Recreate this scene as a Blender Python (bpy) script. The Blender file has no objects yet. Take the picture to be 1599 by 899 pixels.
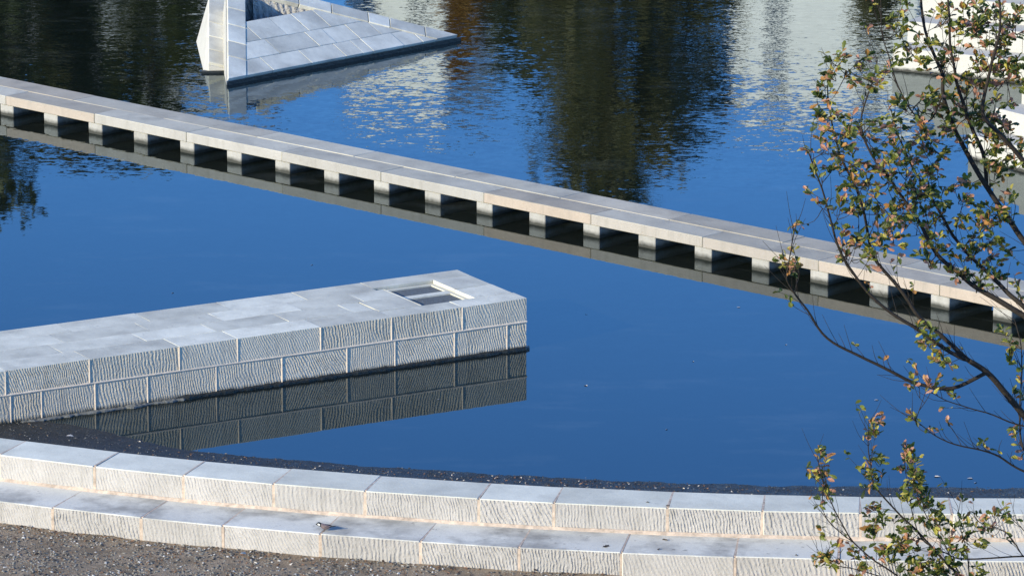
import bpy, bmesh, math, random
from mathutils import Vector, Matrix, noise

R = math.radians
sc = bpy.context.scene
col = sc.collection

# ------------------------------------------------------------------ camera
cam = bpy.data.cameras.new("camera")
cam.lens = 168.3
cam.sensor_width = 36.0
cam.clip_start = 0.5
cam.clip_end = 6000.0
cam_o = bpy.data.objects.new("camera", cam)
cam_o.location = (0, 0, 20)
cam_o.rotation_euler = (R(90 - 13.786), 0, 0)
col.objects.link(cam_o)
sc.camera = cam_o

# ------------------------------------------------------------------ sky and sun
SUN_EL = 20.0          # degrees above the horizon
SUN_TRAVEL = 40.0      # light travels towards this angle (from +X towards +Y)
world = bpy.data.worlds.new("World")
sc.world = world
world.use_nodes = True
wn = world.node_tree
sky = wn.nodes.new("ShaderNodeTexSky")
sky.sky_type = 'NISHITA'
sky.sun_disc = False
sky.sun_elevation = R(SUN_EL)
sky.sun_rotation = R((270.0 - SUN_TRAVEL) % 360)
sky.air_density = 1.0
sky.dust_density = 0.0
sky.ozone_density = 10.0
wn.links.new(sky.outputs[0], wn.nodes['Background'].inputs[0])
wn.nodes['Background'].inputs[1].default_value = 0.15

sun = bpy.data.lights.new("sun", 'SUN')
sun.energy = 3.0
sun.angle = R(0.5)
sun.color = (1.0, 0.90, 0.64)
sun_o = bpy.data.objects.new("sun", sun)
ld = Vector((math.cos(R(SUN_TRAVEL)) * math.cos(R(SUN_EL)), math.sin(R(SUN_TRAVEL)) * math.cos(R(SUN_EL)), -math.sin(R(SUN_EL))))
sun_o.rotation_euler = ld.to_track_quat('-Z', 'Y').to_euler()
sun_o.location = (-40, 20, 40)
col.objects.link(sun_o)

sc.view_settings.view_transform = 'Standard'
sc.view_settings.look = 'None'
sc.view_settings.exposure = 1.07
sc.view_settings.gamma = 1.0
sc.view_settings.use_curve_mapping = False

# ------------------------------------------------------------------ helpers
def tag(o, label=None, cat=None, group=None, kind=None):
    if label: o["label"] = label
    if cat: o["category"] = cat
    if group: o["group"] = group
    if kind: o["kind"] = kind
    return o

def link(name, me, mats=None, parent=None, mw=None):
    if mats:
        for m in mats:
            me.materials.append(m)
    o = bpy.data.objects.new(name, me)
    col.objects.link(o)
    if parent is not None:
        o.parent = parent
    if mw is not None:
        o.matrix_local = mw
    return o

def empty(name, loc=(0, 0, 0)):
    o = bpy.data.objects.new(name, None)
    o.empty_display_size = 0.2
    o.location = loc
    col.objects.link(o)
    return o

def mesh_from(name, verts, faces, mi=None, smooth=False):
    me = bpy.data.meshes.new(name)
    me.from_pydata([tuple(v) for v in verts], [], faces)
    if mi is not None:
        me.polygons.foreach_set("material_index", mi)
    if smooth:
        me.polygons.foreach_set("use_smooth", [True] * len(me.polygons))
    me.update()
    return me

def frame(origin, dx, dz=Vector((0, 0, 1))):
    dx = Vector(dx).normalized(); dz = Vector(dz).normalized()
    dy = dz.cross(dx).normalized(); dz = dx.cross(dy)
    m = Matrix((dx, dy, dz)).transposed().to_4x4()
    m.translation = Vector(origin)
    return m

def bevel_box(name, x0, x1, y0, y1, z0, z1, bev=0.008, front=True, seed=None):
    """box with bevelled edges; faces towards local -Y take material slot 1"""
    bm = bmesh.new()
    rnd = random.Random(seed) if seed is not None else None
    j = (lambda: rnd.uniform(-.004, .004)) if rnd else (lambda: 0.0)
    vs = [bm.verts.new((x + j(), y + j(), z + j())) for z in (z0, z1) for (x, y) in ((x0, y0), (x1, y0), (x1, y1), (x0, y1))]
    for f in ((3, 2, 1, 0), (4, 5, 6, 7), (0, 1, 5, 4), (1, 2, 6, 5), (2, 3, 7, 6), (3, 0, 4, 7)):
        bm.faces.new([vs[i] for i in f])
    bmesh.ops.bevel(bm, geom=bm.edges[:], offset=bev, segments=1, affect='EDGES')
    bm.normal_update()
    for f in bm.faces:
        if front and f.normal.y < -.8:
            f.material_index = 1
    me = bpy.data.meshes.new(name)
    bm.to_mesh(me); bm.free()
    return me

def boxes_mesh(name, boxes):
    vs, fs = [], []
    for (x0, x1, y0, y1, z0, z1) in boxes:
        b = len(vs)
        vs += [(x, y, z) for z in (z0, z1) for (x, y) in ((x0, y0), (x1, y0), (x1, y1), (x0, y1))]
        fs += [tuple(b + i for i in f) for f in ((3, 2, 1, 0), (4, 5, 6, 7), (0, 1, 5, 4), (1, 2, 6, 5), (2, 3, 7, 6), (3, 0, 4, 7))]
    return mesh_from(name, vs, fs)

def hull_mesh(name, pts):
    bm = bmesh.new()
    for p in pts: bm.verts.new(p)
    r = bmesh.ops.convex_hull(bm, input=bm.verts[:])
    bmesh.ops.delete(bm, geom=[v for v in bm.verts if not v.link_faces], context='VERTS')
    bmesh.ops.recalc_face_normals(bm, faces=bm.faces[:])
    me = bpy.data.meshes.new(name); bm.to_mesh(me); bm.free()
    return me

def prism_mesh(name, top, off, bev=0.0):
    n = len(top); off = Vector(off)
    bm = bmesh.new()
    a = [bm.verts.new(p) for p in top]; b = [bm.verts.new(Vector(p) + off) for p in top]
    bm.faces.new(a); bm.faces.new(b[::-1])
    for i in range(n):
        bm.faces.new((a[i], b[i], b[(i + 1) % n], a[(i + 1) % n]))
    bmesh.ops.recalc_face_normals(bm, faces=bm.faces[:])
    if bev:
        bmesh.ops.bevel(bm, geom=bm.edges[:], offset=bev, segments=1, affect='EDGES')
    me = bpy.data.meshes.new(name); bm.to_mesh(me); bm.free()
    return me

def clip(poly, n, d):
    """keep the part of a 2D polygon with n.p <= d"""
    out = []
    for i in range(len(poly)):
        p, q = poly[i], poly[(i + 1) % len(poly)]
        a = n[0] * p[0] + n[1] * p[1] - d; b = n[0] * q[0] + n[1] * q[1] - d
        if a <= 0: out.append(p)
        if (a < 0 < b) or (b < 0 < a):
            t = a / (a - b); out.append((p[0] + (q[0] - p[0]) * t, p[1] + (q[1] - p[1]) * t))
    return out

def smooth_path(pts, sub=4):
    P = [Vector(p) for p in pts]
    if len(P) < 3: return [P[0].lerp(P[-1], i / sub) for i in range(sub + 1)]
    out = []
    for i in range(len(P) - 1):
        a = P[max(i - 1, 0)]; b = P[i]; c = P[i + 1]; d = P[min(i + 2, len(P) - 1)]
        for k in range(sub):
            t = k / sub
            out.append(.5 * ((2 * b) + (c - a) * t + (2 * a - 5 * b + 4 * c - d) * t * t + (3 * b - a - 3 * c + d) * t ** 3))
    out.append(P[-1])
    return out

def tube(vs, fs, pts, r0, r1, sides=6):
    base = len(vs); n = len(pts)
    for i, p in enumerate(pts):
        t = (pts[min(i + 1, n - 1)] - pts[max(i - 1, 0)]).normalized()
        x = t.cross(Vector((.3, 1, .2))).normalized(); y = t.cross(x)
        r = r0 + (r1 - r0) * i / (n - 1)
        for k in range(sides):
            a = 2 * math.pi * k / sides
            vs.append(p + x * (r * math.cos(a)) + y * (r * math.sin(a)))
    for i in range(n - 1):
        for k in range(sides):
            k2 = (k + 1) % sides
            fs.append((base + i * sides + k, base + i * sides + k2, base + (i + 1) * sides + k2, base + (i + 1) * sides + k))
    fs.append(tuple(base + k for k in range(sides))[::-1]); fs.append(tuple(base + (n - 1) * sides + k for k in range(sides)))

# ------------------------------------------------------------------ materials
class NT:
    def __init__(s, name):
        s.m = bpy.data.materials.new(name); s.m.use_nodes = True
        s.t = s.m.node_tree; s.b = s.t.nodes['Principled BSDF']; s.o = s.t.nodes['Material Output']
    def n(s, typ, **kw):
        nd = s.t.nodes.new('ShaderNode' + typ)
        for k, v in kw.items(): setattr(nd, k, v)
        return nd
    def l(s, a, b): s.t.links.new(a, b)
    def put(s, sock, v):
        if hasattr(v, 'is_output') or isinstance(v, bpy.types.NodeSocket): s.l(v, sock)
        else: sock.default_value = v
    def math(s, op, a, b=0.0, c=None):
        nd = s.n('Math', operation=op); s.put(nd.inputs[0], a); s.put(nd.inputs[1], b)
        if c is not None: s.put(nd.inputs[2], c)
        return nd.outputs[0]
    def vmath(s, op, a, b=(0, 0, 0)):
        nd = s.n('VectorMath', operation=op); s.put(nd.inputs[0], a); s.put(nd.inputs[1], b); return nd.outputs[0]
    def noise(s, vec, scale, detail=2.0, rough=.5, w=None, out=0):
        nd = s.n('TexNoise')
        if w is not None:
            nd.noise_dimensions = '4D'; s.put(nd.inputs['W'], w)
        s.put(nd.inputs['Vector'], vec); nd.inputs['Scale'].default_value = scale
        nd.inputs['Detail'].default_value = detail; nd.inputs['Roughness'].default_value = rough
        return nd.outputs[out]
    def mr(s, v, a, b, c, d, clampit=True):
        nd = s.n('MapRange'); nd.clamp = clampit; s.put(nd.inputs[0], v)
        for i, q in enumerate((a, b, c, d)): s.put(nd.inputs[i + 1], q)
        return nd.outputs[0]
    def mix(s, f, a, b, typ='MIX'):
        nd = s.n('Mix', data_type='RGBA', blend_type=typ); s.put(nd.inputs[0], f)
        s.put(nd.inputs[6], a if not isinstance(a, tuple) else (*a, 1)); s.put(nd.inputs[7], b if not isinstance(b, tuple) else (*b, 1))
        return nd.outputs[2]
    def bump(s, h, dist, strength=1.0, normal=None):
        nd = s.n('Bump'); nd.inputs['Strength'].default_value = strength; nd.inputs['Distance'].default_value = dist
        s.put(nd.inputs['Height'], h)
        if normal is not None: s.l(normal, nd.inputs['Normal'])
        return nd.outputs[0]
    def out(s, color, rough=.8, normal=None, spec=.3):
        s.put(s.b.inputs['Base Color'], color if not isinstance(color, tuple) else (*color, 1))
        s.put(s.b.inputs['Roughness'], rough); s.b.inputs['Specular IOR Level'].default_value = spec
        if normal is not None: s.l(normal, s.b.inputs['Normal'])
        return s.m

def granite(name, col_a, var=.18, tooled=False, warm=None, damp=None, stain=0.0, tilt=.28, pitch=.05, relief=.016, streak=False, rough=.006):
    t = NT(name)
    oc = t.n('TexCoord').outputs['Object']; ri = t.n('ObjectInfo').outputs['Random']
    seed = t.math('MULTIPLY', ri, 40.0)
    big = t.noise(oc, 1.6, 3, .6, w=seed)
    fine = t.noise(oc, 55, 3, .7, w=seed)
    mid = t.noise(oc, 9, 3, .65, w=seed)
    val = t.math('ADD', t.mr(big, .3, .7, 1 - var * .6, 1 + var * .4), t.mr(fine, .3, .7, -.13, .10))
    val = t.math('MULTIPLY', val, t.mr(ri, 0, 1, 1 - var * .55, 1 + var * .3))
    c = t.mix(1.0, col_a, t.n('CombineColor').outputs[0], 'MULTIPLY')
    cc = t.n('CombineColor')
    for i in range(3): t.l(val, cc.inputs[i])
    c = t.mix(1.0, col_a, cc.outputs[0], 'MULTIPLY')
    if warm:
        hue = t.n('Math', operation='FRACT'); t.l(t.math('MULTIPLY', ri, 7.31), hue.inputs[0])
        c = t.mix(t.mr(hue.outputs[0], .5, .95, 0, .75), c, t.mix(1.0, warm, cc.outputs[0], 'MULTIPLY'))
    pos = t.n('NewGeometry').outputs['Position']
    if tooled or streak:
        drip = t.noise(t.vmath('MULTIPLY', oc, (1, 1, .12)), 7, 4, .65, w=seed)
        c = t.mix(t.mr(drip, .52, .72, 0, .38), c, (.20, .185, .155))
    if stain:
        sn = t.noise(pos, 1.1, 4, .62)
        c = t.mix(t.mr(sn, .50, .68, 0, stain), c, (.17, .16, .145))
        sp = t.noise(pos, 6, 4, .7)
        c = t.mix(t.mr(sp, .63, .72, 0, stain), c, (.10, .09, .08))
    if damp:
        z = t.n('SeparateXYZ'); t.l(pos, z.inputs[0])
        zz = t.math('ADD', z.outputs[2], t.mr(t.noise(pos, 9, 3), .3, .7, -.016, .016))
        c = t.mix(t.mr(zz, damp[0], damp[1], 1, 0), c, (.05, .05, .042))
    if tooled:
        s = t.n('SeparateXYZ'); t.l(oc, s.inputs[0])
        tl = t.mr(ri, 0, 1, tilt - .22, tilt + .22)
        wob = t.math('MULTIPLY', t.math('SUBTRACT', t.noise(oc, 2.6, 2, .5, w=seed), .5), .16)
        g = t.math('ADD', t.math('ADD', s.outputs[0], t.math('MULTIPLY', s.outputs[2], tl)), wob)
        # neighbouring chisel strokes are broken up along their length
        g = t.math('ADD', g, t.math('MULTIPLY', t.math('SUBTRACT', t.noise(oc, 13, 2, .6, w=seed), .5), .035))
        fr2 = t.n('Math', operation='FRACT'); t.l(t.math('MULTIPLY', ri, 13.7), fr2.inputs[0])
        fr3 = t.n('Math', operation='FRACT'); t.l(t.math('MULTIPLY', ri, 29.3), fr3.inputs[0])
        ph = t.math('MULTIPLY', g, t.mr(fr2.outputs[0], 0, 1, 2 * math.pi / (pitch * 1.3), 2 * math.pi / (pitch * .8)))
        w = t.math('SINE', ph)
        brk = t.noise(oc, 11, 3, .65, w=seed)
        h = t.math('MULTIPLY', w, t.mr(brk, .36, .62, .0, 1.15))
        h = t.math('ADD', h, t.math('MULTIPLY', t.noise(oc, 22, 3, .7, w=seed), 2.2))
        h = t.math('MULTIPLY', h, t.mr(fr3.outputs[0], 0, 1, .45, 1.35))
        nrm = t.bump(h, relief, 1.0)
        nrm = t.bump(fine, .006, .8, nrm)
    else:
        nrm = t.bump(t.math('ADD', mid, t.math('MULTIPLY', fine, .5)), rough, .7)
    return t.out(c, t.mr(mid, .3, .7, .75, .92), nrm)

def plain(name, c, rough=.8, scale=20, var=.3, bump=.004, spec=.3, big=None):
    t = NT(name)
    pos = t.n('NewGeometry').outputs['Position']
    nz = t.noise(pos, scale, 4, .65)
    v = t.mr(nz, .3, .7, 1 - var, 1 + var)
    if big: v = t.math('MULTIPLY', v, t.mr(t.noise(pos, big, 3), .3, .7, .7, 1.25))
    cc = t.n('CombineColor')
    for i in range(3): t.l(v, cc.inputs[i])
    return t.out(t.mix(1.0, c, cc.outputs[0], 'MULTIPLY'), rough, t.bump(nz, bump, .8) if bump else None, spec)

M = {}
M['wall_top'] = granite('wall_top_granite', (.71, .685, .57), .24, stain=.18)
M['step_top'] = granite('step_top_granite', (.67, .645, .565), .16, stain=.65)
M['wall_face'] = granite('wall_face_tooled_granite', (.455, .425, .395), .20, tooled=True, pitch=.056, relief=.007)
M['jetty_top'] = granite('jetty_top_granite', (.68, .65, .54), .34, stain=.30)
M['jetty_face'] = granite('jetty_face_tooled_granite', (.66, .59, .475), .18, tooled=True, pitch=.047, relief=.0060, damp=(.02, .10))
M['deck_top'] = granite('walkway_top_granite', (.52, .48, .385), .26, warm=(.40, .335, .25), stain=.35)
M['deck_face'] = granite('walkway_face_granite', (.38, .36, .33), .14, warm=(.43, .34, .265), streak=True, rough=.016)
M['pier'] = granite('pier_granite', (.38, .365, .335), .14, damp=(.04, .125), stain=.2, streak=True, rough=.016)
M['pyr_top'] = granite('pyramid_granite', (.68, .65, .55), .45, stain=.2)
M['pyr_side'] = granite('pyramid_side_granite', (.50, .48, .43), .12)
M['pyr_rough'] = granite('rough_granite', (.52, .50, .47), .2, tooled=True, pitch=.12, relief=.05)
M['white_stone'] = granite('white_granite', (.50, .48, .43), .1, damp=(.03, .10))
M['mortar'] = plain('warm_mortar', (.50, .395, .31), .9, 9, .35, .004)
M['jetty_mortar'] = plain('pale_warm_mortar', (.78, .64, .50), .9, 30, .15, .004)  # the jetty's own mortar colour, paler than the wall's
M['pale_mortar'] = plain('pale_mortar', (.62, .58, .52), .9, 30, .15, .004)
M['ledge'] = plain('pale_concrete_ledge', (.15, .155, .15), .85, 14, .4, .015)
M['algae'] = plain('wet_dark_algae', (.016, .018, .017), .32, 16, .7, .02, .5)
M['metal'] = plain('galvanised_metal', (.20, .21, .21), .55, 40, .3, .001)
M['void'] = plain('dark_pit', (.03, .03, .03), .9, 10, .3, 0)

def ground_mat():
    t = NT('gravel_ground'); pos = t.n('NewGeometry').outputs['Position']
    n1 = t.noise(pos, 60, 3, .7); n2 = t.noise(pos, 2.2, 4, .6); n3 = t.noise(pos, 18, 4, .7)
    c = t.mix(t.mr(n1, .35, .65, 0, 1), (.19, .14, .09), (.48, .37, .255))
    c = t.mix(t.mr(n2, .45, .65, 0, .65), c, (.15, .112, .07))
    c = t.mix(t.mr(n3, .58, .70, 0, .6), c, (.09, .072, .05))
    y = t.n('SeparateXYZ'); t.l(pos, y.inputs[0])
    grass = t.mix(t.mr(n2, .3, .7, 0, 1), (.035, .06, .018), (.08, .10, .03))
    c = t.mix(t.mr(y.outputs[1], 120, 124, 0, 1), c, grass)
    return t.out(c, .92, t.bump(t.math('ADD', n1, n3), .02, .9), .2)
M['ground'] = ground_mat()

def beach_mat():
    t = NT('wet_gravel'); pos = t.n('NewGeometry').outputs['Position']
    n1 = t.noise(pos, 45, 3, .7); n2 = t.noise(pos, 3, 4, .6)
    c = t.mix(t.mr(n1, .35, .65, 0, 1), (.010, .011, .011), (.042, .044, .044))
    c = t.mix(t.mr(n2, .5, .7, 0, .5), c, (.025, .024, .018))
    return t.out(c, t.mr(n2, .3, .7, .35, .7), t.bump(n1, .03, .9), .4)
M['beach'] = beach_mat()

def water_mat():
    t = NT('pond_water'); pos = t.n('NewGeometry').outputs['Position']
    xyz = t.n('SeparateXYZ'); t.l(pos, xyz.inputs[0])
    Y = xyz.outputs[1]
    gust = t.noise(t.vmath('MULTIPLY', pos, (.045, .10, 0)), 1.0, 3, .6)
    edge = t.math('ADD', Y, t.mr(gust, .3, .7, -6, 6))
    a1 = t.mr(edge, 74, 90, .0030, .010)
    a2 = t.mr(edge, 88, 101, 0.0, .046)
    amp = t.math('ADD', a1, a2)
    s1 = t.vmath('SUBTRACT', t.noise(t.vmath('MULTIPLY', pos, (.75, 1.3, 1)), 5.5, 3, .55, out=1), (.5, .5, .5))
    s2 = t.vmath('SUBTRACT', t.noise(t.vmath('MULTIPLY', pos, (.6, 1.1, 1)), 1.7, 2, .5, out=1), (.5, .5, .5))
    s3 = t.vmath('SUBTRACT', t.noise(t.vmath('MULTIPLY', pos, (.7, 1.3, 1)), 13, 2, .6, out=1), (.5, .5, .5))
    s1 = t.vmath('ADD', s1, t.vmath('MULTIPLY', s3, (.9, .9, .9)))
    s = t.vmath('ADD', s1, t.vmath('MULTIPLY', s2, (.45, .45, .45)))
    sc_ = t.n('VectorMath', operation='SCALE'); t.l(s, sc_.inputs[0]); t.l(amp, sc_.inputs[3])
    flat = t.vmath('MULTIPLY', sc_.outputs[0], (.8, 1.0, 0.0))
    nrm = t.n('VectorMath', operation='NORMALIZE'); t.l(t.vmath('ADD', flat, (0, 0, 1)), nrm.inputs[0])
    film = t.noise(t.vmath('MULTIPLY', pos, (.35, .9, 1)), 1.0, 5, .7)
    t.out(t.mix(t.mr(film, .55, .75, 0, 1), (.006, .008, .006), (.030, .034, .030)), .6, None, 0.0)
    gl = t.n('BsdfGlossy'); gl.inputs['Color'].default_value = (.84, .945, 1.0, 1); gl.inputs['Roughness'].default_value = .015
    t.l(nrm.outputs[0], gl.inputs['Normal'])
    fr = t.n('Fresnel'); fr.inputs['IOR'].default_value = 1.36; t.l(nrm.outputs[0], fr.inputs['Normal'])
    mx = t.n('MixShader'); t.l(fr.outputs[0], mx.inputs[0]); t.l(t.b.outputs[0], mx.inputs[1]); t.l(gl.outputs[0], mx.inputs[2])
    t.l(mx.outputs[0], t.o.inputs[0])
    return t.m
M['water'] = water_mat()

def leaf_mat(name, c, tr):
    t = NT(name); ri = t.n('NewGeometry').outputs['Random Per Island']
    pos = t.n('NewGeometry').outputs['Position']
    v = t.math('MULTIPLY', t.mr(ri, 0, 1, .65, 1.35), t.mr(t.noise(pos, 25, 2), .3, .7, .8, 1.2))
    cc = t.n('CombineColor')
    for i in range(3): t.l(v, cc.inputs[i])
    c2 = t.mix(1.0, c, cc.outputs[0], 'MULTIPLY')
    t.out(c2, .5, None, .4)
    ts = t.n('BsdfTranslucent'); t.l(t.mix(1.0, c2, tr, 'MULTIPLY'), ts.inputs[0])
    mx = t.n('MixShader'); mx.inputs[0].default_value = .3
    t.l(t.b.outputs[0], mx.inputs[1]); t.l(ts.outputs[0], mx.inputs[2]); t.l(mx.outputs[0], t.o.inputs[0])
    return t.m
LEAF = [leaf_mat('oak_leaf_dark_green', (.045, .065, .014), (1.2, 1.4, .6)), leaf_mat('oak_leaf_green', (.125, .145, .024), (1.2, 1.3, .5)),
        leaf_mat('oak_leaf_yellow', (.33, .29, .05), (1.3, 1.1, .5)), leaf_mat('oak_leaf_ochre', (.36, .18, .055), (1.2, 1.0, .6)),
        leaf_mat('oak_leaf_russet', (.40, .20, .125), (1.2, .9, .7))]
M['bark'] = plain('dark_bark', (.028, .022, .017), .85, 40, .5, .004)
M['far_leaf'] = leaf_mat('distant_leaf_green', (.075, .088, .028), (1.2, 1.3, .6))
M['far_leaf_orange'] = leaf_mat('distant_leaf_orange', (.36, .19, .03), (1.2, 1.0, .5))
M['far_leaf_olive'] = leaf_mat('distant_leaf_olive', (.12, .115, .042), (1.2, 1.2, .6))
M['peb_grey'] = plain('pebble_grey', (.22, .205, .175), .8, 30, .4, 0)
M['peb_dark'] = plain('pebble_dark', (.05, .05, .05), .7, 30, .4, 0)
M['peb_pale'] = plain('pebble_pale', (.50, .48, .45), .8, 30, .2, 0)
M['peb_brown'] = plain('pebble_brown', (.17, .10, .06), .8, 30, .4, 0)
M['wetpeb'] = plain('wet_pebble', (.045, .047, .05), .45, 30, .5, 0, .5)
M['white_wall'] = plain('white_render', (.88, .87, .84), .85, 2, .06, 0)
M['grey_wall'] = plain('grey_render', (.52, .52, .52), .85, 2, .08, 0)
M['glass'] = plain('window_glass', (.04, .05, .06), .1, 2, .1, 0, .5)
M['roof'] = plain('grey_roof', (.16, .15, .15), .8, 4, .2, 0)


# ================================================================== the setting
CX, CY = 6.9, 100.2            # the curved wall's centre, out in the pond
R_UB, R_UF, R_LF = 34.68, 35.5, 36.47
Z_U, Z_L, Z_G = .85, .46, .13

def wall_y(x, r):
    d = x - CX
    if abs(d) < 24: return CY - math.sqrt(r * r - d * d)
    d0 = 24 if d > 0 else -24
    y0 = CY - math.sqrt(r * r - d0 * d0)
    return y0 + (abs(d) - 24) * 24 / math.sqrt(r * r - 24 * 24)

def sstep(a, b, x):
    t = min(1, max(0, (x - a) / (b - a))); return t * t * (3 - 2 * t)

def beach_width(x):
    return 3.54 + .70 * sstep(-4.9, -7.0, x)

def ground_z(x, y):
    d = y - wall_y(x, 34.9)
    far = sstep(128, 133, y + 2.0 * noise.noise((x * .05, y * .05, 3)))
    side = sstep(85, 95, abs(x))
    if d < -.3:
        z = Z_G + .022 * noise.noise((x * 1.3, y * 1.3, 0)) + .012 * noise.noise((x * 5, y * 5, 7))
        z += .04 * sstep(-.9, -1.5, d) * 0
    else:
        bw = beach_width(x)
        t = d / bw
        z = .10 * (1 - t) if t < 1 else -.05 * (t - 1) * bw - .03 * ((t - 1) * bw) ** 2
        z += .005 * noise.noise((x * 1.6, y * 1.6, 5)) + .003 * noise.noise((x * 6, y * 6, 2))
        z = max(z, -1.2)
    k = max(far, side if d > 0 else 0)
    return z * (1 - k) + .6 * k

def lines(segs):
    out = []
    for a, b, s in segs:
        n = max(1, round((b - a) / s))
        out += [a + (b - a) * i / n for i in range(n)]
    return out + [segs[-1][1]]
gx = lines([(-2500, -400, 300), (-400, -100, 50), (-100, -20, 5), (-20, -11, 1), (-11, 11, .25), (11, 20, 1), (20, 100, 5), (100, 400, 50), (400, 2500, 300)])
gy = lines([(-1500, -100, 200), (-100, 40, 20), (40, 60, 2), (60, 75, .25), (75, 90, 1), (90, 126, 4), (126, 136, 1), (136, 200, 8), (200, 600, 50), (600, 4000, 340)])
gv = [(x, y, ground_z(x, y)) for y in gy for x in gx]
nx = len(gx)
gf = [(j * nx + i, j * nx + i + 1, (j + 1) * nx + i + 1, (j + 1) * nx + i) for j in range(len(gy) - 1) for i in range(nx - 1)]
tag(link('ground', mesh_from('ground', gv, gf, smooth=True), [M['ground']]), 'grey gravel ground in front of the curved stone wall', 'ground', kind='structure')

bx = lines([(-11, 11, .08)])
bd = lines([(-.1, 6.2, .08)])
bv = [(x, wall_y(x, 34.9) + d, ground_z(x, wall_y(x, 34.9) + d) + .006 + .004 * noise.noise((x * 11, d * 11, 4))) for d in bd for x in bx]
nb = len(bx)
bf = [(j * nb + i, j * nb + i + 1, (j + 1) * nb + i + 1, (j + 1) * nb + i) for j in range(len(bd) - 1) for i in range(nb - 1)]
tag(link('beach', mesh_from('beach', bv, bf, smooth=True), [M['beach']]), 'strip of dark wet gravel between wall and water', 'beach', kind='structure')

tag(link('pond_water', mesh_from('pond_water', [(-96, 62, 0), (96, 62, 0), (96, 136, 0), (-96, 136, 0)], [(0, 1, 2, 3)]), [M['water']]),
    'calm blue water of the pond', 'water', kind='structure')

# ------------------------------------------------------------------ curved two-tier wall
wall = empty('curved_wall', (CX - 7, wall_y(0, 35.6), Z_G))
tag(wall, 'curved two-step wall of pale tooled granite blocks along the gravel', 'wall')
WI = wall.matrix_basis.inverted()
def ang(x, y): return math.atan2(x - CX, CY - y)     # 0 straight towards the camera
def arc_frame(a, r, z):
    o = Vector((CX + r * math.sin(a), CY - r * math.cos(a), z))
    return frame(o, (math.cos(a), math.sin(a), 0))
up_j = [ang(x, y) for x, y in ((-10.2, 68.9), (-8.9, 68.3), (-7.55, 67.75), (-6.07, 67.22), (-4.73, 66.75), (-3.41, 66.31), (-2.1, 65.87), (-.47, 65.5), (.6, 65.3), (2.2, 65.02), (3.54, 64.9), (4.91, 64.77), (6.2, 64.72), (7.6, 64.72), (9.0, 64.8), (10.4, 64.9))]
lo_j = [ang(x, y) for x, y in ((-10.6, 68.2), (-9.3, 67.5), (-8.0, 66.9), (-6.63, 66.33), (-5.31, 65.84), (-4.12, 65.45), (-2.71, 65.04), (-1.28, 64.70), (.1, 64.38), (1.53, 64.14), (3.11, 63.95), (4.55, 63.82), (6.0, 63.76), (7.4, 63.73), (8.8, 63.8), (10.3, 63.9))]
rw = random.Random(3)
for js, rf, depth, z0, z1, top in ((up_j, R_UF, R_UF - R_UB, .05, Z_U, 'wall_top'), (lo_j, R_LF, R_LF - R_UF + .25, -.25, Z_L, 'step_top')):
    for i in range(len(js) - 1):
        a0, a1 = js[i], js[i + 1]; am = (a0 + a1) / 2; hw = (a1 - a0) / 2 * rf - .012
        fr = arc_frame(am, rf, 0)
        me = bevel_box('block', -hw, hw, 0, depth, z0, z1 + rw.uniform(-.006, .006), .012, True, i * 7 + int(rf))
        link('block', me, [M[top], M['wall_face']], wall, WI @ fr @ Matrix.Translation((0, rw.uniform(-.006, .006), 0)))
    zb = z0 if rf > 36 else Z_L + .03
    for a in js:
        w = rw.uniform(.018, .028)
        me = boxes_mesh('mortar_joint', [(-w, w, -.006, .05, zb, z1 - .012), (-.014, .014, .03, depth - .02, z1 - .05, z1 + .003)])
        link('mortar_joint', me, [M['mortar']], wall, WI @ arc_frame(a, rf, 0))
# sloped mortar bead along the foot of the upper tier
vs, fs = [], []
N = 160
for i in range(N + 1):
    a = up_j[0] + (up_j[-1] - up_j[0]) * i / N
    wv = .05 + .012 * noise.noise((i * .35, 0, 0)); hh = .042 + .010 * noise.noise((i * .3, 5, 0))
    for r, z in ((R_UF - .01, Z_L + hh), (R_UF + .012, Z_L + hh), (R_UF + wv, Z_L + .004), (R_UF + wv, Z_L - .02), (R_UF - .01, Z_L - .02)):
        vs.append((CX + r * math.sin(a), CY - r * math.cos(a), z))
for i in range(N):
    for k in range(5):
        k2 = (k + 1) % 5; fs.append((i * 5 + k, (i + 1) * 5 + k, (i + 1) * 5 + k2, i * 5 + k2))
link('mortar_bead', mesh_from('mortar_bead', vs, fs), [M['mortar']], wall, WI)

# ------------------------------------------------------------------ jetty
JC = Vector((.249, 77.232, 0)); JA = .523
JF = frame(JC, (math.cos(JA), math.sin(JA), 0))
jetty = empty('jetty', JC); jetty.rotation_euler = (0, 0, JA)
tag(jetty, 'broad granite jetty with a grated opening near its square end', 'jetty')
JW, JH, JM = 2.336, .874, .462
I4 = Matrix.Identity(4)
rj = random.Random(8)
def jblock(u0, u1, v0, v1, z0, z1, top='jetty_top', bev=.004):
    c = Vector(((u0 + u1) / 2, v0, 0)); hw = (u1 - u0) / 2 - .002
    me = bevel_box('block', -hw, hw, .0, v1 - v0 - .003, z0, z1 + rj.uniform(-.001, .001), bev, v0 < .02, rj.randint(0, 9999))
    link('block', me, [M[top], M['jetty_face']], jetty, Matrix.Translation(c))
row0 = [-13.6, -12.2, -10.9, -9.45, -8.0, -6.42, -5.38, -3.87, -2.56, -1.23, 0]
low0 = [-13.6, -12.4, -11.3, -10.4, -9.37, -8.84, -7.91, -6.99, -5.77, -4.58, -3.39, -2.5, -1.38, -.38, 0]
for a, b in zip(row0, row0[1:]):
    jblock(a, b, 0, .45 if a > -2.6 else .58, JM + .02, JH)
for a, b in zip(low0, low0[1:]):
    jblock(a, b, 0.003, .6, -.25, JM, bev=.008)
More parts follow.
